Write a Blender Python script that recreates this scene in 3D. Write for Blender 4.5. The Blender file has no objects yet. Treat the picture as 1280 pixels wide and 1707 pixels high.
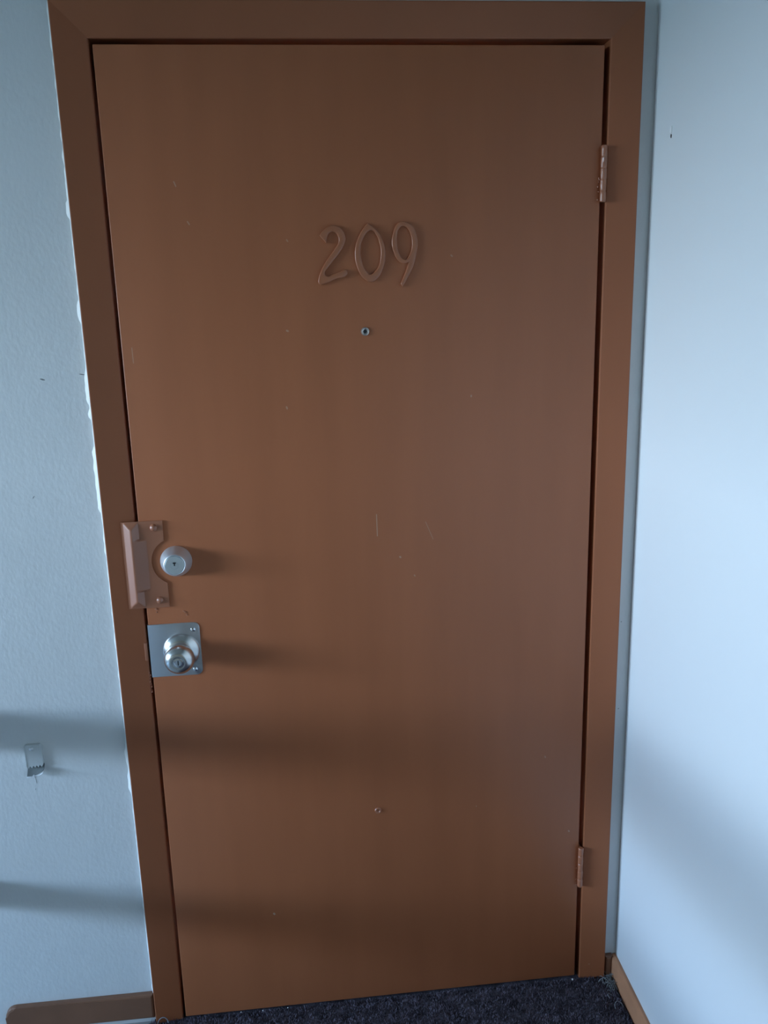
import bpy, bmesh, math, random
from mathutils import Vector, Matrix
from mathutils.noise import noise as pnoise
random.seed(7)
C = bpy.context.scene
COL = C.collection
PI = math.pi

# ------------------------------------------------------------------ camera, sky, exposure
cam = bpy.data.objects.new('camera', bpy.data.cameras.new('camera'))
COL.objects.link(cam)
cam.location = (0.31581, -1.72586, 1.61592)
cam.rotation_euler = (1.32281848, 0.02517736, -0.10439283)
cam.data.sensor_width = 36.0
cam.data.lens = 1475.388 / 1707 * 36
cam.data.clip_start = 0.02
C.camera = cam

w = bpy.data.worlds.new('sky'); C.world = w; w.use_nodes = True
nt = w.node_tree; bg = nt.nodes['Background']
tc = nt.nodes.new('ShaderNodeTexCoord'); sep = nt.nodes.new('ShaderNodeSeparateXYZ')
rmp = nt.nodes.new('ShaderNodeValToRGB')
nt.links.new(tc.outputs['Generated'], sep.inputs[0])
nt.links.new(sep.outputs['Z'], rmp.inputs[0])
e = rmp.color_ramp.elements
e[0].position = 0.05; e[0].color = (0.62, 0.805, 1.0, 1)       # overcast haze near the horizon
e[1].position = 0.45; e[1].color = (0.20, 0.44, 0.84, 1)
nt.links.new(rmp.outputs[0], bg.inputs[0])
bg.inputs[1].default_value = 75.0

# the hallway runs off to the left and ends in a wide window
XL, YB, ZC = -5.2, -2.8, 2.45
WIN = dict(y0=-2.6, y1=-0.15, z0=1.33, z1=2.20)
RAILX, RAILS = -0.45, ((0.768, .042), (0.385, .030))
pl_ = bpy.data.lights.new('window_daylight', 'AREA'); pl_.shape = 'RECTANGLE'       # daylight portal in the window opening
pl_.size = WIN['y1'] - WIN['y0']; pl_.size_y = WIN['z1'] - WIN['z0']
pl_.cycles.is_portal = True
po = bpy.data.objects.new('window_daylight', pl_); COL.objects.link(po)
po.location = (XL - .14, (WIN['y0'] + WIN['y1']) / 2, (WIN['z0'] + WIN['z1']) / 2)
po.rotation_euler = (PI / 2, 0, -PI / 2)

vs = C.view_settings
C.display_settings.display_device = 'sRGB'
vs.view_transform = 'Standard'; vs.look = 'None'; vs.gamma = 1.0
vs.use_curve_mapping = False
vs.exposure = 0.0

# ------------------------------------------------------------------ materials
def mat(name, color, rough=0.5, metal=0.0, spec=0.5, bump=None, mottle=None, aniso=0.0):
    m = bpy.data.materials.new(name); m.use_nodes = True
    n = m.node_tree.nodes; l = m.node_tree.links
    b = n['Principled BSDF']
    b.inputs['Base Color'].default_value = (*color, 1)
    b.inputs['Roughness'].default_value = rough
    b.inputs['Metallic'].default_value = metal
    b.inputs['Specular IOR Level'].default_value = spec
    b.inputs['Anisotropic'].default_value = aniso
    co = n.new('ShaderNodeTexCoord')
    if bump:
        last = None
        for scale, strength, dist, vec in bump:
            t = n.new('ShaderNodeTexNoise'); t.inputs['Scale'].default_value = scale
            t.inputs['Detail'].default_value = 4
            mp = n.new('ShaderNodeMapping'); mp.inputs['Scale'].default_value = vec
            l.new(co.outputs['Object'], mp.inputs[0]); l.new(mp.outputs[0], t.inputs['Vector'])
            bp = n.new('ShaderNodeBump'); bp.inputs['Strength'].default_value = strength
            bp.inputs['Distance'].default_value = dist
            l.new(t.outputs['Fac'], bp.inputs['Height'])
            if last: l.new(last.outputs[0], bp.inputs['Normal'])
            last = bp
        l.new(last.outputs[0], b.inputs['Normal'])
    if mottle:
        scale, amount, vec = mottle
        t = n.new('ShaderNodeTexNoise'); t.inputs['Scale'].default_value = scale
        t.inputs['Detail'].default_value = 3
        mp = n.new('ShaderNodeMapping'); mp.inputs['Scale'].default_value = vec
        l.new(co.outputs['Object'], mp.inputs[0]); l.new(mp.outputs[0], t.inputs['Vector'])
        r = n.new('ShaderNodeValToRGB')
        r.color_ramp.elements[0].position = 0.3; r.color_ramp.elements[1].position = 0.7
        r.color_ramp.elements[0].color = tuple(c * (1 - amount) for c in color) + (1,)
        r.color_ramp.elements[1].color = tuple(min(1, c * (1 + amount)) for c in color) + (1,)
        l.new(t.outputs['Fac'], r.inputs[0]); l.new(r.outputs[0], b.inputs['Base Color'])
    return m

BROWN = (0.385, 0.125, 0.051)
M_wall = mat('wall_paint', (0.70, 0.72, 0.72), 0.55, bump=[(9, 0.25, 0.006, (1, 1, 1)), (140, 0.35, 0.0012, (1, 1, 0.6))], mottle=(5, 0.02, (1, 1, 1)))
M_wallr = mat('smooth_wall_paint', (0.74, 0.76, 0.76), 0.6, bump=[(3, 0.1, 0.004, (1, 1, 1)), (200, 0.1, 0.0005, (1, 1, 1))])
M_ceil = mat('ceiling_paint', (0.42, 0.41, 0.38), 0.8)
M_hall = mat('hall_paint', (0.34, 0.28, 0.20), 0.7)
M_frame = mat('frame_brown_paint', (BROWN[0] * .86, BROWN[1] * .86, BROWN[2] * .88), 0.42, spec=0.45, bump=[(60, 0.12, 0.001, (1, 1, 0.15))], mottle=(7, 0.05, (1, 1, 0.4)))
M_num = mat('numeral_brown_paint', (BROWN[0] * .93, BROWN[1] * .93, BROWN[2] * .93), 0.34, spec=0.8)
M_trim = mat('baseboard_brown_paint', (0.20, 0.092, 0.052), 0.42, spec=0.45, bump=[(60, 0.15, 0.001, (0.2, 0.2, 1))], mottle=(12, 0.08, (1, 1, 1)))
M_trimr = mat('lit_baseboard_paint', (0.50, 0.235, 0.125), 0.5, spec=0.35, mottle=(14, 0.10, (1, 1, 1)))  # lighter copy of the baseboard brown, glancing light put into the colour
M_hard = mat('painted_hardware', (0.36, 0.122, 0.054), 0.42, spec=0.9, bump=[(220, 0.15, 0.0004, (1, 1, 1))])
M_hard.node_tree.nodes['Principled BSDF'].inputs['Coat Weight'].default_value = 0.45
M_hard.node_tree.nodes['Principled BSDF'].inputs['Coat Roughness'].default_value = 0.45
M_steel = mat('brushed_steel', (0.74, 0.77, 0.80), 0.45, 0.85, bump=[(500, 0.1, 0.0003, (1, 1, 0.03))])
M_satin = mat('satin_nickel', (0.68, 0.68, 0.66), 0.26, 1.0)
M_ring = mat('worn_metal_ring', (0.56, 0.51, 0.47), 0.3, 0.8)
M_plate = mat('rolled_steel_plate', (0.54, 0.55, 0.57), 0.36, 0.95, bump=[(500, 0.06, 0.0003, (1, 1, 0.03))])
M_cyl = mat('frosted_cylinder_face', (0.66, 0.70, 0.70), 0.4, 0.75)
M_tip = mat('pale_bright_metal', (0.88, 0.90, 0.92), 0.35, 0.3)  # near-white metal for the bottom lip of the clip
M_chrome = mat('bright_chrome', (0.8, 0.82, 0.85), 0.12, 1.0)
M_dark = mat('dark_slot', (0.012, 0.011, 0.012), 0.6)
M_caulk = mat('white_caulk', (0.74, 0.73, 0.70), 0.5, bump=[(120, 0.5, 0.002, (1, 1, 0.4))])
M_zincd = mat('shaded_zinc', (0.16, 0.18, 0.18), 0.6, 0.3)  # darkened zinc, the shade inside the clip jaw is put into the colour
M_zinc = mat('dull_zinc', (0.68, 0.71, 0.71), 0.42, 0.5, bump=[(200, 0.2, 0.0005, (1, 1, 1))])
M_carpet = mat('carpet_backing', (0.08, 0.07, 0.085), 0.95, spec=0.1, bump=[(260, 0.9, 0.004, (1, 1, 1))], mottle=(30, 0.5, (1, 1, 1)))
M_pile = mat('carpet_fibre', (0.12, 0.10, 0.125), 0.9, spec=0.15, mottle=(70, 0.7, (1, 1, 1)))
M_conc = mat('grey_floor', (0.32, 0.315, 0.30), 0.5, bump=[(60, 0.3, 0.002, (1, 1, 1))], mottle=(20, 0.12, (1, 1, 1)))
M_lint = mat('pale_lint', (0.28, 0.30, 0.30), 0.9, spec=0.1)
M_scuff = mat('grey_scuff', (0.22, 0.23, 0.24), 0.7)
M_scuff2 = mat('pale_grey_scuff', (0.46, 0.50, 0.52), 0.6)
M_chip = mat('white_chip', (0.88, 0.88, 0.86), 0.6)
M_thread = mat('grey_thread', (0.22, 0.23, 0.25), 0.8, spec=0.2)
M_alu = mat('window_aluminium', (0.35, 0.34, 0.33), 0.5, 0.3)
M_out = mat('outside_ground', (0.10, 0.13, 0.09), 0.9)

# door paint: gloss brown with brush drag, worn flecks and a few scratches
def door_paint():
    m = mat('door_brown_paint', BROWN, 0.40, spec=0.45, bump=[(50, 0.10, 0.001, (1, 1, 0.1)), (2.5, 0.12, 0.006, (1, 1, 0.5))])
    n = m.node_tree.nodes; l = m.node_tree.links; b = n['Principled BSDF']
    co = n.new('ShaderNodeTexCoord')
    def math_(op, a, c, d=None):
        q = n.new('ShaderNodeMath'); q.operation = op
        for i, v in enumerate((a, c, d)):
            if v is None: continue
            if isinstance(v, (int, float)): q.inputs[i].default_value = v
            else: l.new(v, q.inputs[i])
        return q.outputs[0]
    # vertical tonal drags of the roller
    mp = n.new('ShaderNodeMapping'); mp.inputs['Scale'].default_value = (9, 1, 1.1)
    l.new(co.outputs['Object'], mp.inputs[0])
    t = n.new('ShaderNodeTexNoise'); t.inputs['Scale'].default_value = 1.6; t.inputs['Detail'].default_value = 5
    l.new(mp.outputs[0], t.inputs['Vector'])
    r = n.new('ShaderNodeValToRGB')
    r.color_ramp.elements[0].position = 0.3; r.color_ramp.elements[1].position = 0.72
    r.color_ramp.elements[0].color = (BROWN[0] * .95, BROWN[1] * .95, BROWN[2] * .95, 1)
    r.color_ramp.elements[1].color = (BROWN[0] * 1.04, BROWN[1] * 1.05, BROWN[2] * 1.06, 1)
    l.new(t.outputs['Fac'], r.inputs[0])
    # scattered pale flecks
    v = n.new('ShaderNodeTexVoronoi'); v.inputs['Scale'].default_value = 17
    mp2 = n.new('ShaderNodeMapping'); mp2.inputs['Scale'].default_value = (1, 0.02, 0.62)
    l.new(co.outputs['Object'], mp2.inputs[0]); l.new(mp2.outputs[0], v.inputs['Vector'])
    sepc = n.new('ShaderNodeSeparateColor'); l.new(v.outputs['Color'], sepc.inputs[0])
    rad = math_('MULTIPLY', math_('GREATER_THAN', sepc.outputs[0], 0.62), math_('MULTIPLY', sepc.outputs[1], 0.030))
    fleck = math_('LESS_THAN', v.outputs['Distance'], rad)
    # named scratches: segment distances in the door plane (local metres)
    sx = n.new('ShaderNodeSeparateXYZ'); l.new(co.outputs['Object'], sx.inputs[0])
    total = math_('MULTIPLY', fleck, 0.45)
    HX = 0.917
    for (x0, z0, x1, z1, wd, k) in SCRATCHES:
        x0 -= HX; x1 -= HX
        dx, dz = x1 - x0, z1 - z0; L2 = dx * dx + dz * dz
        px = math_('SUBTRACT', sx.outputs['X'], x0); pz = math_('SUBTRACT', sx.outputs['Z'], z0)
        h = math_('DIVIDE', math_('ADD', math_('MULTIPLY', px, dx), math_('MULTIPLY', pz, dz)), L2)
        cl = n.new('ShaderNodeClamp'); l.new(h, cl.inputs[0]); h = cl.outputs[0]
        ax = math_('SUBTRACT', px, math_('MULTIPLY', h, dx)); az = math_('SUBTRACT', pz, math_('MULTIPLY', h, dz))
        d = math_('SQRT', math_('ADD', math_('MULTIPLY', ax, ax), math_('MULTIPLY', az, az)), 0)
        total = math_('MAXIMUM', total, math_('MULTIPLY', math_('LESS_THAN', d, wd), k))
    mx = n.new('ShaderNodeMix'); mx.data_type = 'RGBA'
    l.new(total, mx.inputs['Factor']); l.new(r.outputs[0], mx.inputs['A'])
    mx.inputs['B'].default_value = (0.52, 0.38, 0.28, 1)
    l.new(mx.outputs['Result'], b.inputs['Base Color'])
    return m
SCRATCHES = [(0.470, 1.173, 0.4705, 1.128, 0.0009, 0.6), (0.570, 1.152, 0.585, 1.115, 0.0008, 0.3),
             (0.301, 1.397, 0.302, 1.394, 0.0016, 0.5), (0.516, 1.081, 0.517, 1.080, 0.0018, 0.6),
             (0.120, 1.811, 0.123, 1.803, 0.0010, 0.55), (0.139, 1.742, 0.142, 1.737, 0.0011, 0.5),
             (0.019, 1.519, 0.0195, 1.491, 0.0009, 0.35), (0.309, 1.542, 0.311, 1.541, 0.0018, 0.5),
             (0.626, 1.673, 0.628, 1.671, 0.0014, 0.4), (0.214, 0.263, 0.215, 0.261, 0.0022, 0.7),
             (0.889, 0.407, 0.890, 0.405, 0.0018, 0.6), (0.317, 1.707, 0.319, 1.704, 0.0012, 0.4),
             (0.545, 1.040, 0.546, 1.038, 0.0014, 0.4), (0.83, 0.60, 0.831, 0.597, 0.0014, 0.4)]
M_door = door_paint()

# ------------------------------------------------------------------ helpers
def props(o, label=None, cat=None, group=None, kind=None):
    if label: o['label'] = label
    if cat: o['category'] = cat
    if group: o['group'] = group
    if kind: o['kind'] = kind
    return o
def link(name, bm, m, parent=None, smooth=False, loc=None):
    me = bpy.data.meshes.new(name)
    bmesh.ops.recalc_face_normals(bm, faces=bm.faces)
    bm.to_mesh(me); bm.free()
    me.materials.append(m)
    if smooth:
        for p in me.polygons: p.use_smooth = True
        me.set_sharp_from_angle(angle=math.radians(32))
    o = bpy.data.objects.new(name, me); COL.objects.link(o)
    if parent: o.parent = parent
    if loc: o.location = loc
    return o
def add_box(bm, x0, x1, y0, y1, z0, z1, bevel=0, segs=2):
    r = bmesh.ops.create_cube(bm, size=1)
    vs_ = r['verts']
    for v in vs_:
        v.co = Vector((x0 + (v.co.x + .5) * (x1 - x0), y0 + (v.co.y + .5) * (y1 - y0), z0 + (v.co.z + .5) * (z1 - z0)))
    if bevel:
        es = list({e_ for v in vs_ for e_ in v.link_edges})
        bmesh.ops.bevel(bm, geom=es, offset=bevel, segments=segs, profile=0.5, affect='EDGES')
def box(*a, **k):
    bm = bmesh.new(); add_box(bm, *a, **k); return bm
def lathe(prof, cx, cz, y0=0.0, segs=40, bm=None):
    """profile of (radius, height off the wall) turned about an axis along -y at (cx, cz)"""
    bm = bm or bmesh.new(); rings = []
    for r, h in prof:
        if r < 1e-6: rings.append([bm.verts.new((cx, y0 - h, cz))])
        else: rings.append([bm.verts.new((cx + r * math.cos(2 * PI * i / segs), y0 - h, cz + r * math.sin(2 * PI * i / segs))) for i in range(segs)])
    for a, b in zip(rings, rings[1:]):
        for i in range(segs):
            j = (i + 1) % segs
            if len(a) == 1 and len(b) == 1: continue
            if len(a) == 1: bm.faces.new((a[0], b[i], b[j]))
            elif len(b) == 1: bm.faces.new((a[i], b[0], a[j]))
            else: bm.faces.new((a[i], b[i], b[j], a[j]))
    return bm
def prism(pts, y_front, y_back, bevel=0, bm=None):
    """outline of (x, z) points given thickness along y, front edge bevelled"""
    bm = bm or bmesh.new()
    f = [bm.verts.new((x, y_front, z)) for x, z in pts]; b = [bm.verts.new((x, y_back, z)) for x, z in pts]
    ff = bm.faces.new(f); bm.faces.new(list(reversed(b)))
    for i in range(len(pts)):
        j = (i + 1) % len(pts); bm.faces.new((f[i], f[j], b[j], b[i]))
    if bevel:
        bmesh.ops.bevel(bm, geom=list(ff.edges), offset=bevel, segments=2, profile=0.5, affect='EDGES')
    return bm
def tube(bm, pts, r, segs=6):
    rings = []
    for i, p in enumerate(pts):
        d = (pts[min(i + 1, len(pts) - 1)] - pts[max(i - 1, 0)]).normalized()
        u = d.cross(Vector((0.3, 0.8, 0.52))).normalized(); v = d.cross(u)
        rings.append([bm.verts.new(p + r * (math.cos(2 * PI * k / segs) * u + math.sin(2 * PI * k / segs) * v)) for k in range(segs)])
    for a, b in zip(rings, rings[1:]):
        for k in range(segs):
            bm.faces.new((a[k], a[(k + 1) % segs], b[(k + 1) % segs], b[k]))
    bm.faces.new(rings[0]); bm.faces.new(list(reversed(rings[-1])))

# ------------------------------------------------------------------ the setting
WY = 0.006            # plane of the door wall
XR = 1.0147           # plane of the right wall, which closes the hallway
bm = bmesh.new()
add_box(bm, XL, -0.060, WY, WY + .14, 0, ZC); add_box(bm, 0.978, XR, WY, WY + .14, 0, ZC)
add_box(bm, -0.060, 0.978, WY, WY + .14, 2.100, ZC)
wb = props(link('wall_back', bm, M_wall), 'rough grey-white painted wall around the brown door', 'wall', kind='structure')
wr = props(link('wall_right', box(XR, XR + .12, YB, WY + .14, 0, ZC), M_wallr), 'smooth bright white wall at right angles beside the door', 'wall', kind='structure')
bm = bmesh.new()
add_box(bm, XL - .12, XL, YB, WIN['y0'], 0, ZC); add_box(bm, XL - .12, XL, WIN['y1'], WY + .14, 0, ZC)
add_box(bm, XL - .12, XL, WIN['y0'], WIN['y1'], 0, WIN['z0']); add_box(bm, XL - .12, XL, WIN['y0'], WIN['y1'], WIN['z1'], ZC)
props(link('wall_left', bm, M_wall), 'white wall at the far end of the hallway with the wide window', 'wall', kind='structure')
props(link('wall_front', box(XL - .12, XR + .12, YB - .12, YB, 0, ZC), M_hall), 'cream hallway wall facing the door', 'wall', kind='structure')
props(link('ceiling', box(XL - .12, XR + .12, YB - .12, WY + .14, ZC, ZC + .1), M_ceil), 'plain hallway ceiling', 'ceiling', kind='structure')
props(link('floor', box(XL - .12, XR + .12, YB - .12, WY + .14, -0.1, 0), M_conc), 'bare grey hallway floor beside the carpet', 'floor', kind='structure')
# wide hallway window: aluminium frame with one mullion
win = bpy.data.objects.new('window_1', None); COL.objects.link(win); win.location = (XL - .06, 0, WIN['z0'])
props(win, 'wide open hallway window at the far end on the left', 'window', kind='structure')
def winbox(name, y0, y1, z0, z1, dx=.02):
    link(name, box(-dx, dx, y0, y1, z0 - WIN['z0'], z1 - WIN['z0'], bevel=.004), M_alu, win)
ym = (WIN['y0'] + WIN['y1']) / 2
winbox('frame_stile', WIN['y0'], WIN['y0'] + .03, WIN['z0'], WIN['z1']); winbox('frame_stile', WIN['y1'] - .03, WIN['y1'], WIN['z0'], WIN['z1'])
winbox('frame_rail', WIN['y0'] + .03, WIN['y1'] - .03, WIN['z1'] - .03, WIN['z1']); winbox('frame_rail', WIN['y0'] + .03, WIN['y1'] - .03, WIN['z0'], WIN['z0'] + .03)
winbox('mullion', ym - .02, ym + .02, WIN['z0'] + .03, WIN['z1'] - .03)
props(link('trim_3', box(-60, XL - .3, -50, 50, -3.2, -3.0), M_out), 'dull green ground outside below the window', 'ground', kind='structure')
props(link('sky_blocker', box(-48, -40, -60, 60, -3, 1.9), M_out), 'unseen block added far outside the hallway window to cut low sky light', 'light blocker', kind='structure')  # unseen block, added to keep low sky light off the upper walls
# two sloping rails fixed to the wall just outside the picture; they throw the soft bars of shade
rl = bpy.data.objects.new('trim_4', None); COL.objects.link(rl); rl.location = (RAILX, WY, 0)
props(rl, 'ramp guard with two sloping rails against the left wall', 'guard rail', kind='structure')
for zc, hh in RAILS:
    bm = box(-.02, .02, -1.35, -.001, zc - hh, zc + hh, bevel=.006)
    for v in bm.verts: v.co.z += -v.co.y * .18
    link('guard_bar', bm, M_alu, rl)
link('guard_post', box(-.025, .025, -1.40, -1.35, .001, 1.15, bevel=.005), M_alu, rl)

# baseboards
def baseboard(name, x0, x1, label, z0, z1, endround):
    pts = [(x0, z0), (x1, z0), (x1, z1)]
    if endround:
        r = .024
        pts += [(x0 + r - r * math.sin(a), z1 - r + r * math.cos(a)) for a in [i * PI / 12 for i in range(7)]]
    else: pts += [(x0, z1)]
    bm = prism(pts, WY - .0135, WY - .0005, bevel=.005)
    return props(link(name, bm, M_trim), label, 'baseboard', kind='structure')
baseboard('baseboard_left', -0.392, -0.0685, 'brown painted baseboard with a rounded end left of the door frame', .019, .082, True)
baseboard('baseboard_back', 0.986, 1.003, 'short dark brown baseboard stub in the corner', .003, .062, False)
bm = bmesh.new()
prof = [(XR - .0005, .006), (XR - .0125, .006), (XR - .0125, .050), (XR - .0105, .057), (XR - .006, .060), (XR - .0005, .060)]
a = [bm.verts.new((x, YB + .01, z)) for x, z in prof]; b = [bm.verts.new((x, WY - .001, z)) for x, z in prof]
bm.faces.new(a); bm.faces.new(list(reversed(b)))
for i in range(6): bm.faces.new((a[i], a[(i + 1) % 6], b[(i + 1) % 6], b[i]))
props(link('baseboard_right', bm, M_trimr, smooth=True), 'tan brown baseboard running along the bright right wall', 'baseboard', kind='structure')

# nail hole and marks on the walls
bm = lathe([(0.0024, 0), (0.0022, .0006), (0.0012, .0008), (0, .0003)], 0, 0, 0, 12)
for v in bm.verts: v.co = Vector((v.co.y, v.co.x, v.co.z * 1.6))
link('nail_hole', bm, M_dark, wr, True, (XR, -0.079, 1.868))
bm = lathe([(0.0050, 0), (0.0044, .0022), (0, .0030)], 0, 0, 0, 10)
for v in bm.verts: v.co = Vector((v.co.y, v.co.x * .7, v.co.z * 1.5))
link('plaster_chip', bm, M_chip, wr, True, (XR, -0.080, 1.878))

def scuff(x, z, L, th, ang, m=None):
    bm = bmesh.new(); n = 7; rows = []
    for i in range(n + 1):
        t = i / n - .5; hw = th * (1 - (2 * t) ** 2) * .5 + .0002
        px, pz = t * L * math.cos(ang), t * L * math.sin(ang)
        rows.append([bm.verts.new((px, .0, pz - hw)), bm.verts.new((px, -.0007, pz)), bm.verts.new((px, .0, pz + hw))])
    for q, r_ in zip(rows, rows[1:]):
        for k in range(2): bm.faces.new((q[k], q[k + 1], r_[k + 1], r_[k]))
    link('scuff', bm, m or M_scuff, wb, True, (x, WY + .0001, z))
scuff(-.152, 1.465, .0095, .0030, -.25); scuff(-.079, 1.472, .010, .0018, -.15)
scuff(-.265, .613, .0045, .0040, 1.2, M_scuff2); scuff(-.262, .634, .016, .0022, 1.7, M_scuff2)
scuff(-.117, .655, .0040, .0030, 1.0, M_chip); scuff(-.195, 1.24, .006, .0016, .9)
scuff(.996, .700, .003, .0022, .3); scuff(.994, .905, .003, .002, .3)

# ------------------------------------------------------------------ door frame (fixed to the room)
fr = bpy.data.objects.new('trim_1', None); COL.objects.link(fr); fr.location = (0.459, 0, 0)
props(fr, 'brown painted steel door frame with mitred corners around the numbered door', 'door frame', kind='structure')
IL, IR, IT = -0.007, 0.9245, 2.0465
FW = 0.0595
PR = [(-.016, .060), (-.016, .0475), (0, .0475), (0, .0022), (.0006, .0004), (.0022, -.0006), (FW - .0022, -.0098), (FW - .0007, -.0094), (FW, -.0078), (FW, WY + .02)]
def jamb(side):
    bm = bmesh.new(); lo, hi = [], []
    for u, y in PR:
        x = (IL - u) if side < 0 else (IR + u)
        lo.append(bm.verts.new((x - .459, y, 0.002))); hi.append(bm.verts.new((x - .459, y, IT + u)))
    for i in range(len(PR) - 1): bm.faces.new((lo[i], lo[i + 1], hi[i + 1], hi[i]))
    bm.faces.new(lo); bm.faces.new(list(reversed(hi)))
    return link('jamb', bm, M_frame, fr)
jamb(-1); jamb(1)
bm = bmesh.new(); lo, hi = [], []
for u, y in PR:
    lo.append(bm.verts.new((IL - u - .459, y, IT + u))); hi.append(bm.verts.new((IR + u - .459, y, IT + u)))
for i in range(len(PR) - 1): bm.faces.new((lo[i], lo[i + 1], hi[i + 1], hi[i]))
bm.faces.new(lo); bm.faces.new(list(reversed(hi)))
link('header', bm, M_frame, fr)
# black sheet added behind the door, standing in for shade in the gaps
link('gap_shade_sheet', box(IL - .459, IR - .459, .062, .07, 0.0, IT), M_dark, fr)
# strike lip on the left jamb, chipped paint under it
bm = box(-.0125 - .459, -.0062 - .459, -.0035, .012, .889, .928, bevel=.0012)
link('strike_lip', bm, M_hard, fr, True)
bm = bmesh.new()
for i in range(26):
    z = .862 - i * .0018 + random.uniform(-.001, .001); x = -.0065 + random.uniform(-.0012, .0014)
    r = random.uniform(.0009, .002)
    bmesh.ops.create_icosphere(bm, subdivisions=1, radius=r, matrix=Matrix.Translation((x - .459, -.0002 + random.uniform(0, .003), z)))
props(link('chipped_paint', bm, M_hard, fr, True), 'ragged blobs of chipped paint')
# uneven white caulk line along the outside of the left jamb
bm = bmesh.new(); prev = None
N = 420
for i in range(N + 1):
    z = .085 + (2.44 - .085) * i / N
    if z > IT + FW: break
    lump = min(1.0, 3.2 * max(0.0, pnoise(Vector((z * 13, 1.3, 0))) + .5 * pnoise(Vector((z * 45, 2.7, 0))) - .02)) * (1 if .55 < z < 1.78 else .22)
    wd = .0022 + .0048 * lump + .0024 * pnoise(Vector((z * 60, 4, 0)))
    xo = IL - FW
    row = [bm.verts.new((xo + .0003 - .459, -.0056, z)), bm.verts.new((xo - .0016 - .459, -.0036 + .0006 * pnoise(Vector((z * 40, 9, 0))), z)),
           bm.verts.new((xo - .002 - wd * .6 - .459, .0022 - .0016 * lump, z)), bm.verts.new((xo - .0024 - wd - .459, WY + .0006, z))]
    if prev:
        for k in range(3): bm.faces.new((prev[k], prev[k + 1], row[k + 1], row[k]))
    prev = row
props(link('caulk_bead', bm, M_caulk, fr, True), 'uneven white caulk line')
# screw heads / paint lumps low on the right jamb
bm = bmesh.new()
for x, z in ((.9555, .062), (.948, .044), (.957, .058)):
    lathe([(.0028, 0), (.0022, .0014), (0, .0018)], x - .459, z, -.003, 10, bm)
link('paint_lump', bm, M_hard, fr, True)

# ------------------------------------------------------------------ the door leaf and its hardware
HX = 0.917
bm = box(-HX, -.003, 0, .044, .012, 2.0366, bevel=.0018, segs=3)
door = props(link('door_1', bm, M_door, None, True), 'brown painted flush apartment door with raised number 209', 'door', kind='structure')
door.location = (HX, 0.0006, 0)
door.rotation_euler = (0, 0, 0.0054)       # not pulled fully shut: the latch edge stands a little proud
def dp(name, bm, m, parent=None, smooth=True):
    """geometry given in wall metres, made a part of the door"""
    if parent is None or parent is door:
        for v in bm.verts: v.co.x -= HX
        return link(name, bm, m, door, smooth)
    for v in bm.verts: v.co.x -= HX
    return link(name, bm, m, parent, smooth)

TWO = [(0.3784, 1.713), (0.3841, 1.7204), (0.3924, 1.7267), (0.4023, 1.7303), (0.4127, 1.7282), (0.4208, 1.7222), (0.4251, 1.7116), (0.4247, 1.7011), (0.4196, 1.6906), (0.4113, 1.679), (0.4023, 1.6685), (0.392, 1.6569), (0.3848, 1.6451), (0.39, 1.6395), (0.4, 1.6424), (0.4151, 1.6475), (0.4241, 1.6511), (0.4271, 1.6449), (0.4222, 1.6383), (0.4072, 1.6358), (0.3921, 1.629), (0.3771, 1.6245), (0.3732, 1.628), (0.3742, 1.6382), (0.3794, 1.6512), (0.3913, 1.6699), (0.4042, 1.6862), (0.4134, 1.7013), (0.4121, 1.7119), (0.4043, 1.7195), (0.3961, 1.7173), (0.3919, 1.7099), (0.3896, 1.7001)]
ZERO = [[(0.4685, 1.7328), (0.4769, 1.727), (0.4877, 1.717), (0.496, 1.7008), (0.5, 1.683), (0.4988, 1.6652), (0.4934, 1.6486), (0.4843, 1.6344), (0.4721, 1.6275), (0.4605, 1.6321), (0.4509, 1.6448), (0.4448, 1.6616), (0.4431, 1.6771), (0.4451, 1.6936), (0.4518, 1.7111), (0.4609, 1.725)],
        [(0.4767, 1.7205), (0.4839, 1.7128), (0.4893, 1.6998), (0.4921, 1.6844), (0.491, 1.6701), (0.4873, 1.6559), (0.4801, 1.6465), (0.4715, 1.6407), (0.4646, 1.6457), (0.458, 1.6566), (0.454, 1.6709), (0.4532, 1.6864), (0.4564, 1.7016), (0.463, 1.7133), (0.4698, 1.7197)]]
NINE = [[(0.5302, 1.7345), (0.5425, 1.7329), (0.5528, 1.7264), (0.5593, 1.7114), (0.5613, 1.6948), (0.5585, 1.6758), (0.5523, 1.6544), (0.5432, 1.6373), (0.5315, 1.6178), (0.5283, 1.6225), (0.5365, 1.6404), (0.5444, 1.6618), (0.5336, 1.6601), (0.525, 1.6646), (0.5173, 1.6779), (0.513, 1.6981), (0.5169, 1.7169), (0.5226, 1.729)],
        [(0.5333, 1.7274), (0.5416, 1.7244), (0.5484, 1.7135), (0.5513, 1.6974), (0.5499, 1.6855), (0.5452, 1.6737), (0.5395, 1.6672), (0.5333, 1.6683), (0.5265, 1.677), (0.5222, 1.6956), (0.5233, 1.7144), (0.5277, 1.7238)]]
SHARP = {(.3784, 1.713), (.3896, 1.7001), (.3771, 1.6245), (.4685, 1.7328), (.5444, 1.6618), (.5283, 1.6225), (.5315, 1.6178)}
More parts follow.
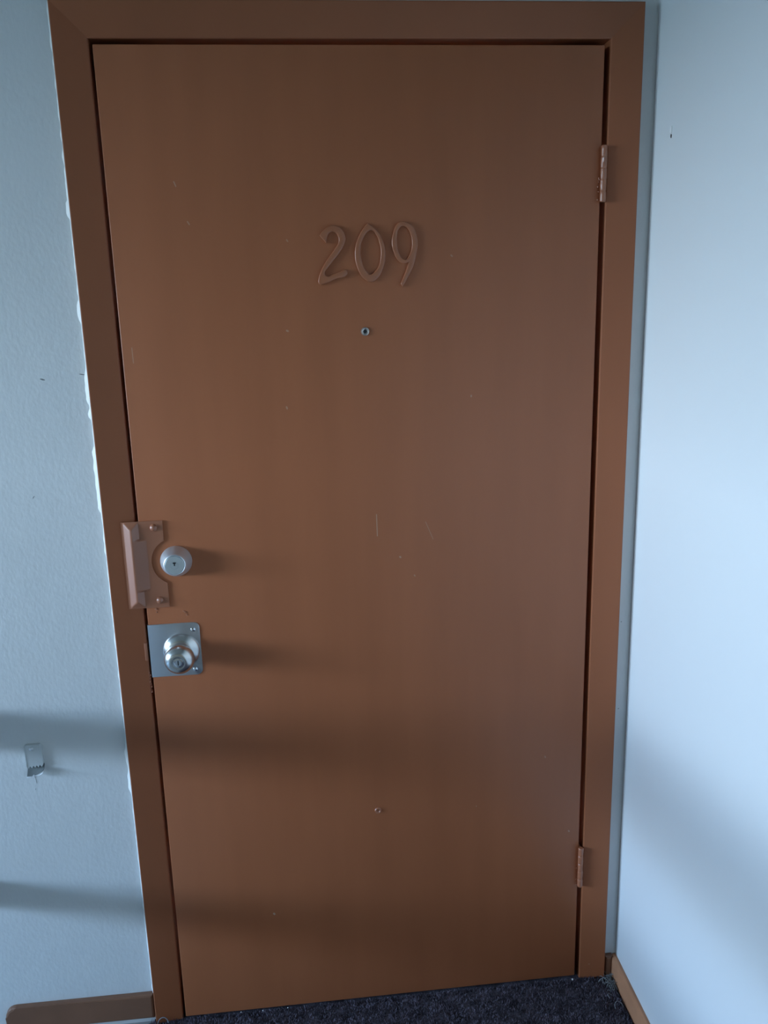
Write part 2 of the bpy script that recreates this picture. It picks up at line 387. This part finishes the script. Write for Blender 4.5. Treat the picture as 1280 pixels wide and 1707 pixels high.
def numeral(loops):
    cu = bpy.data.curves.new('numeral', 'CURVE'); cu.dimensions = '2D'; cu.fill_mode = 'BOTH'
    cu.extrude = .0022; cu.bevel_depth = .0016; cu.bevel_resolution = 3; cu.offset = -.0013; cu.resolution_u = 5
    for lp in loops:
        s = cu.splines.new('BEZIER'); s.bezier_points.add(len(lp) - 1); s.use_cyclic_u = True
        for p, (x, z) in zip(s.bezier_points, lp):
            p.co = (x, z, 0); p.handle_left_type = p.handle_right_type = 'AUTO'
            if (round(x, 4), round(z, 4)) in SHARP: p.handle_left_type = p.handle_right_type = 'VECTOR'
    t = bpy.data.objects.new('numeral_curve', cu); COL.objects.link(t)
    bpy.context.view_layer.update()
    me = bpy.data.meshes.new_from_object(t.evaluated_get(bpy.context.evaluated_depsgraph_get()))
    bpy.data.objects.remove(t); bpy.data.curves.remove(cu)
    bm = bmesh.new(); bm.from_mesh(me); bpy.data.meshes.remove(me)
    bmesh.ops.remove_doubles(bm, verts=bm.verts, dist=1e-5)
    for v in bm.verts: v.co = Vector((v.co.x, -v.co.z - .0020, v.co.y))
    return dp('numeral', bm, M_num)
for lp, lab in (([TWO], 'raised numeral 2 painted over in brown'), (ZERO, 'raised numeral 0 painted over in brown'), (NINE, 'raised numeral 9 painted over in brown')):
    numeral(lp)['label'] = lab

# peephole
ph = dp('peephole', lathe([(.0082, 0), (.0082, .0016), (.0074, .0030), (.0060, .0034), (.0042, .0026), (.0034, .0008), (0, .0004)], .458, 1.536, 0, 24), M_ring)
ph['label'] = 'small metal peephole ring'
dp('lens', lathe([(.0034, 0), (.0028, .0012), (0, .0016)], .458, 1.536, -.0006, 16), M_dark, ph)
# lower plugged hole
pl = dp('painted_plug', lathe([(.0074, 0), (.0072, .0018), (.006, .0030), (.0044, .0028), (.003, .0008), (0, .0004)], .455, .501, 0, 22), M_hard)
pl['label'] = 'small round plug painted over low on the door'

# deadbolt
DX, DZ = .0668, 1.0992
db = dp('deadbolt', lathe([(.0312, 0), (.0314, .003), (.0306, .0065), (.0222, .0275), (.0210, .0298), (.0200, .0305), (.0190, .0298), (.0186, .0290)], DX, DZ, 0, 48), M_steel)
db['label'] = 'tapered brushed steel deadbolt collar'
cy = dp('lock_cylinder', lathe([(.0185, .022), (.0185, .0300), (.0178, .0308), (.0082, .0308), (.0080, .0303), (.0070, .0303), (.0068, .0312), (0, .0312)], DX, DZ, 0, 40), M_cyl, db)
bm = box(DX - .0012, DX + .0012, -.0316, -.0304, DZ - .001, DZ + .0062)
add_box(bm, DX - .0032, DX + .0032, -.0316, -.0304, DZ + .0036, DZ + .0060)
dp('keyway', bm, M_dark, db, False)

# door knob with its wrap-around plate
def rounded_right(x0, x1, z0, z1, r):
    p = [(x0, z0)]
    p += [(x1 - r + r * math.sin(t), z0 + r - r * math.cos(t)) for t in [i * PI / 12 for i in range(7)]]
    p += [(x1 - r + r * math.cos(t), z1 - r + r * math.sin(t)) for t in [i * PI / 12 for i in range(7)]]
    return p + [(x0, z1)]
bm = prism(rounded_right(-.0012, .1015, .853, .9675, .0115), -.0016, .0002, bevel=.0006)
add_box(bm, -.0016, -.0002, -.0010, .038, .853, .9675)
kp = dp('knob_plate', bm, M_plate); kp['label'] = 'square steel wrap-around plate with rounded right corners'
for x, z in ((.0885, .952), (.0868, .8655)):
    dp('screw', lathe([(.0048, 0), (.0046, .0010), (.0030, .0022), (0, .0026)], x, z, -.0016, 18), M_chrome, kp)
KX, KZ = .0622, .9075
ro = dp('rosette', lathe([(.0372, 0), (.0372, .002), (.0358, .0048), (.0308, .0098), (.0240, .0135), (.0190, .0142), (.0165, .0140)], KX, KZ, -.0016, 56), M_satin)
kn = dp('knob', lathe([(.0150, .011), (.0145, .020), (.0170, .0240), (.0245, .0280), (.0292, .0350), (.0304, .0430), (.0288, .0505), (.0245, .0570), (.0190, .0612), (.0135, .0626), (.0118, .0622), (.0110, .0612), (.0106, .0600)], KX, KZ, -.0016, 56), M_satin)
kn['label'] = 'round satin nickel door knob'
dp('lock_cylinder', lathe([(.0106, .055), (.0106, .0620), (.0098, .0636), (.0070, .0640), (.0066, .0628), (0, .0628)], KX, KZ, -.0016, 28), M_chrome, kn)
dp('keyway', box(KX - .001, KX + .001, -.0656, -.0640, KZ - .0045, KZ + .0045), M_dark, kn, False)

# painted latch guard: pressed plate with a hipped ridge over the gap and a bite out round the deadbolt
GX0, GX1, GZ0, GZ1 = -.0335, .0465, 1.0045, 1.1840
def ss(a, b, t):
    t = max(0., min(1., (t - a) / (b - a))); return t * t * (3 - 2 * t)
def lin(a, b, t): return max(0., min(1., (t - a) / (b - a)))
def guard_h(x, z):
    u = x - GX0; zt = min(GZ1 - z, z - GZ0)
    inner = ss(.0355, .0395, zt)                        # wide slope in the middle, steep slope near the ends
    up = lin(.0040, .0180, u)
    x_end = .033 + .0135 * inner
    down = 1 - lin(.0210, x_end, u)
    ends = lin(.001, .0155, zt)
    return .0034 + .0086 * min(up, down, max(ends, 0))
NX, NZ = 46, 92
bm = bmesh.new(); grid = {}
ACX, ACZ, AR = DX, DZ, .0480
for i in range(NX + 1):
    for j in range(NZ + 1):
        z = GZ0 + (GZ1 - GZ0) * j / NZ
        right = GX1
        dz = z - ACZ
        if abs(dz) < AR:
            right = min(GX1, ACX - math.sqrt(AR * AR - dz * dz))
        # soften the horns of the bite
        x = GX0 + (right - GX0) * i / NX
        grid[i, j] = bm.verts.new((x, -guard_h(x, z), z))
for i in range(NX):
    for j in range(NZ):
        bm.faces.new((grid[i, j], grid[i + 1, j], grid[i + 1, j + 1], grid[i, j + 1]))
rim = [e_ for e_ in bm.edges if len(e_.link_faces) == 1]
ext = bmesh.ops.extrude_edge_only(bm, edges=rim)
for v in [g for g in ext['geom'] if isinstance(g, bmesh.types.BMVert)]: v.co.y = -.0004 if v.co.x > 0 else -.0018
lg = dp('latch_guard', bm, M_hard); lg['label'] = 'brown painted pressed steel latch guard with a curved cut-out'
for x, z in ((.0288, 1.1705), (.0288, 1.0200)):
    dp('carriage_bolt', lathe([(.0074, 0), (.0072, .0016), (.0058, .0040), (.0030, .0056), (0, .0062)], x, z, -.0034, 22), M_hard, lg)
# paint drips under the guard
bm = bmesh.new()
for x, z, r in ((.019, 1.000, .0028), (.0195, .9935, .0018), (.076, .990, .0026), (.0785, .984, .0022), (.0725, .9925, .0016)):
    lathe([(r, 0), (r * .8, r * .45), (0, r * .6)], x, z, 0, 10, bm)
dp('paint_drip', bm, M_hard)

# hinges: painted knuckles on the right edge
def hinge(z0, z1):
    bm = bmesh.new(); segs = 16; nz = 60; rings = []
    cx, cy = .9172, -.0062
    for k in range(nz + 1):
        z = z0 + (z1 - z0) * k / nz
        t = (z - z0) / (z1 - z0)
        groove = min(abs(t - q) for q in (.2, .4, .6, .8))
        rr = .0060 - (.0007 if groove < .008 else 0)
        if k in (0, nz): rr *= .8
        rings.append([bm.verts.new((cx + (rr + .0007 * pnoise(Vector((z * 90, i * .9, z0)))) * math.cos(2 * PI * i / segs),
                                    cy + (rr + .0007 * pnoise(Vector((z * 90, i * .9, z0)))) * math.sin(2 * PI * i / segs), z)) for i in range(segs)])
    for a, b in zip(rings, rings[1:]):
        for i in range(segs): bm.faces.new((a[i], a[(i + 1) % segs], b[(i + 1) % segs], b[i]))
    bm.faces.new(rings[0]); bm.faces.new(list(reversed(rings[-1])))
    add_box(bm, .9160, .9185, -.004, .040, z0 + .001, z1 - .001)
    h = dp('hinge', bm, M_hard)
    bm = bmesh.new()
    for q in range(7):
        z = z0 + random.uniform(.0, .45) * (z1 - z0); r = random.uniform(.001, .0022)
        bmesh.ops.create_icosphere(bm, subdivisions=1, radius=r, matrix=Matrix.Translation((.9100 + random.uniform(-.0015, .0015), -.0012, z)))
    dp('paint_crust', bm, M_hard, h)
hinge(1.7635, 1.8645); hinge(.2625, .3635)

# ------------------------------------------------------------------ spring clip screwed to the left wall
cl = bpy.data.objects.new('wall_clip', None); COL.objects.link(cl); cl.location = (-.257, WY, .650)
props(cl, 'small toothed metal clip screwed to the grey wall left of the door', 'clip')
bm = bmesh.new()
pts = [(-.0168, .024), (-.0168, .0660), (-.0148, .0680), (.0130, .0680), (.0168, .0642), (.0168, .0235)]
teeth = []
for k in range(5):
    x0 = .0165 - k * .0066
    teeth += [(x0, .0235 + .001 * k * -.6), (x0 - .0033, .0180 - .0006 * k)]
pts += teeth[1:] 
prism(pts, -.0088, -.0072, 0, bm)
prism([(-.0172, .0245), (-.0172, .0662), (-.0150, .0684), (.0132, .0684), (.0170, .0645), (.0170, .0245)], -.0071, -.0002, .0008, bm)
add_box(bm, -.0174, -.0160, -.0098, -.0072, .019, .0660)
link('clip_plate', bm, M_zinc, cl)
link('screw', lathe([(.0044, 0), (.0042, .0012), (.0020, .0024), (0, .0024)], -.003, .0600, -.0088, 16), M_steel, cl, True)
bm = bmesh.new(); rows = []
for i in range(11):
    s = i / 10; x = -.0165 + .0335 * s
    drop = .0075 * (1 - (2 * s - .55) ** 2 * .5)
    rows.append([bm.verts.new(p) for p in ((x, 0, .020), (x, -.006, .012 - drop * .4), (x, -.0145, .0075 - drop + .004 * s), (x, -.0155, .0085 - drop + .004 * s), (x, -.007, .0135 - drop * .4), (x, -.0005, .0215))])
for a, b in zip(rows, rows[1:]):
    for k in range(6): bm.faces.new((a[k], a[(k + 1) % 6], b[(k + 1) % 6], b[k]))
bm.faces.new(rows[0]); bm.faces.new(list(reversed(rows[-1])))
props(link('lower_jaw', bm, M_zincd, cl, True), 'hollow of the clip below its teeth, coloured dark for its shade')
bm = box(-.0172, -.0060, -.0175, -.0140, -.0010, .0016, bevel=.0008)
add_box(bm, -.0040, -.0012, -.0175, -.0140, -.0016, .0046, bevel=.0006)
tube(bm, [Vector(q) for q in ((-.006, -.0152, -.0005), (.002, -.0152, .0006), (.009, -.0151, .0030), (.0145, -.0150, .0062), (.0172, -.0148, .0105))], .0008, 8)
props(link('jaw_tip', bm, M_tip, cl, True), 'bright pale metal lip')

# ------------------------------------------------------------------ carpet
cx0, cx1, cy0, cy1 = -0.072, 1.0005, YB + .02, .055
bm = bmesh.new(); g = {}
nx, ny = 60, 40
for i in range(nx + 1):
    for j in range(ny + 1):
        x = cx0 + (cx1 - cx0) * i / nx; y = cy0 + (cy1 - cy0) * (1 - (1 - j / ny) ** 2)
        g[i, j] = bm.verts.new((x, y, .0045 + .0012 * pnoise(Vector((x * 40, y * 40, 0)))))
for i in range(nx):
    for j in range(ny): bm.faces.new((g[i, j], g[i + 1, j], g[i + 1, j + 1], g[i, j + 1]))
rim = [e_ for e_ in bm.edges if len(e_.link_faces) == 1]
ext = bmesh.ops.extrude_edge_only(bm, edges=rim)
for v in [q for q in ext['geom'] if isinstance(q, bmesh.types.BMVert)]: v.co.z = 0.0003
cp = props(link('carpet', bm, M_carpet, None, True), 'worn dark charcoal carpet in front of the door', 'carpet')
verts, faces = [], []
def tuft(x, y, h, lean):
    a = random.uniform(0, 2 * PI); wv = random.uniform(.0006, .0012)
    dx, dy = math.cos(a) * wv, math.sin(a) * wv
    b = random.uniform(0, 2 * PI); lx, ly = math.cos(b) * lean, math.sin(b) * lean
    n0 = len(verts)
    verts.extend([(x - dx, y - dy, .004), (x + dx, y + dy, .004), (x + dx * .8 + lx * .5, y + dy * .8 + ly * .5, .004 + h * .7), (x - dx * .8 + lx * .5, y - dy * .8 + ly * .5, .004 + h * .7), (x + lx, y + ly, .004 + h)])
    faces.extend([(n0, n0 + 1, n0 + 2, n0 + 3), (n0 + 3, n0 + 2, n0 + 4)])
for _ in range(42000):
    x = random.uniform(cx0 + .003, cx1 - .004); y = random.uniform(-.34, -.004)
    if x > .985 and y > -.03 and random.random() < .5: continue
    tuft(x, y, random.uniform(.003, .0075), random.uniform(.0005, .004))
for _ in range(1400):                                        # ragged fringe at the cut edges
    x = cx0 + random.uniform(-.006, .004); y = random.uniform(-.20, -.008); tuft(x, y, random.uniform(.003, .012), random.uniform(.002, .008))
    x = cx1 + random.uniform(-.010, -.002); tuft(x, y, random.uniform(.003, .010), random.uniform(.001, .003))
    x = random.uniform(0, .98); tuft(x, random.uniform(-.012, -.006), random.uniform(.005, .009), random.uniform(.001, .005))
me = bpy.data.meshes.new('pile'); me.from_pydata(verts, [], faces); me.materials.append(M_pile)
pile = bpy.data.objects.new('pile', me); COL.objects.link(pile); pile.parent = cp; pile['kind'] = 'stuff'

# frayed threads, lint and paint crumbs lying on the carpet
def thread(p, turns, r, label, group):
    bm = bmesh.new()
    tube(bm, [Vector((q[0] - p[0], q[1] - p[1], q[2] - p[2])) for q in turns], r)
    o = link('loose_thread', bm, M_thread, None, True, p)
    props(o, label, 'thread', group)
def curl(x, y, z, rad, a0, a1, rise, n=14):
    return [(x + rad * math.cos(a0 + (a1 - a0) * i / n), y + .6 * rad * math.sin(a0 + (a1 - a0) * i / n), z + rise * math.sin(PI * i / n)) for i in range(n + 1)]
G = 'loose carpet threads'
thread((.985, -.105, .010), curl(.985, -.105, .010, .010, .2, 3.6, .012), .0009, 'pale curled thread at the frayed carpet edge nearest the viewer', G)
thread((.978, -.072, .010), curl(.978, -.072, .010, .008, 1.2, 4.2, .006), .0008, 'short grey thread beside the right baseboard, middle of the frayed edge', G)
thread((.968, -.028, .010), curl(.968, -.028, .010, .006, -.6, 2.4, .008), .0008, 'grey thread near the foot of the right door jamb', G)
thread((-.050, -.016, .010), curl(-.050, -.016, .010, .012, .2, 3.0, .010), .0010, 'pale looped thread at the foot of the left door jamb', G)
bm = bmesh.new()
for _ in range(90):
    x, y, z = random.gauss(0, .0075), random.gauss(0, .014), abs(random.gauss(0, .004))
    a = random.uniform(0, 2 * PI); L = random.uniform(.004, .011)
    tube(bm, [Vector((x + math.cos(a) * L * t, y + math.sin(a) * L * t * 1.2, z + .003 * math.sin(PI * t))) for t in (0, .33, .66, 1)], .0005, 4)
props(link('lint_clump', bm, M_lint, None, True, (.9905, -.030, .011)), 'grey clump of lint in the corner beside the right door jamb', 'lint')
for x, y, r, lab in ((.175, -.010, .0016, 'tiny white crumb at the foot of the door, left of its neighbour'), (.232, -.009, .0014, 'tiny white crumb at the foot of the door, right of its neighbour'),
                     (.125, -.008, .0013, 'tiny pale crumb below the left part of the door'), (.905, -.012, .0022, 'pale crumb on the carpet below the lower hinge')):
    bm = bmesh.new(); bmesh.ops.create_icosphere(bm, subdivisions=1, radius=r)
    for v in bm.verts: v.co *= random.uniform(.7, 1.2)
    props(link('paint_crumb', bm, M_chip, None, False, (x, y, .0115 + r * .5)), lab, 'crumb', 'paint crumbs on the carpet')
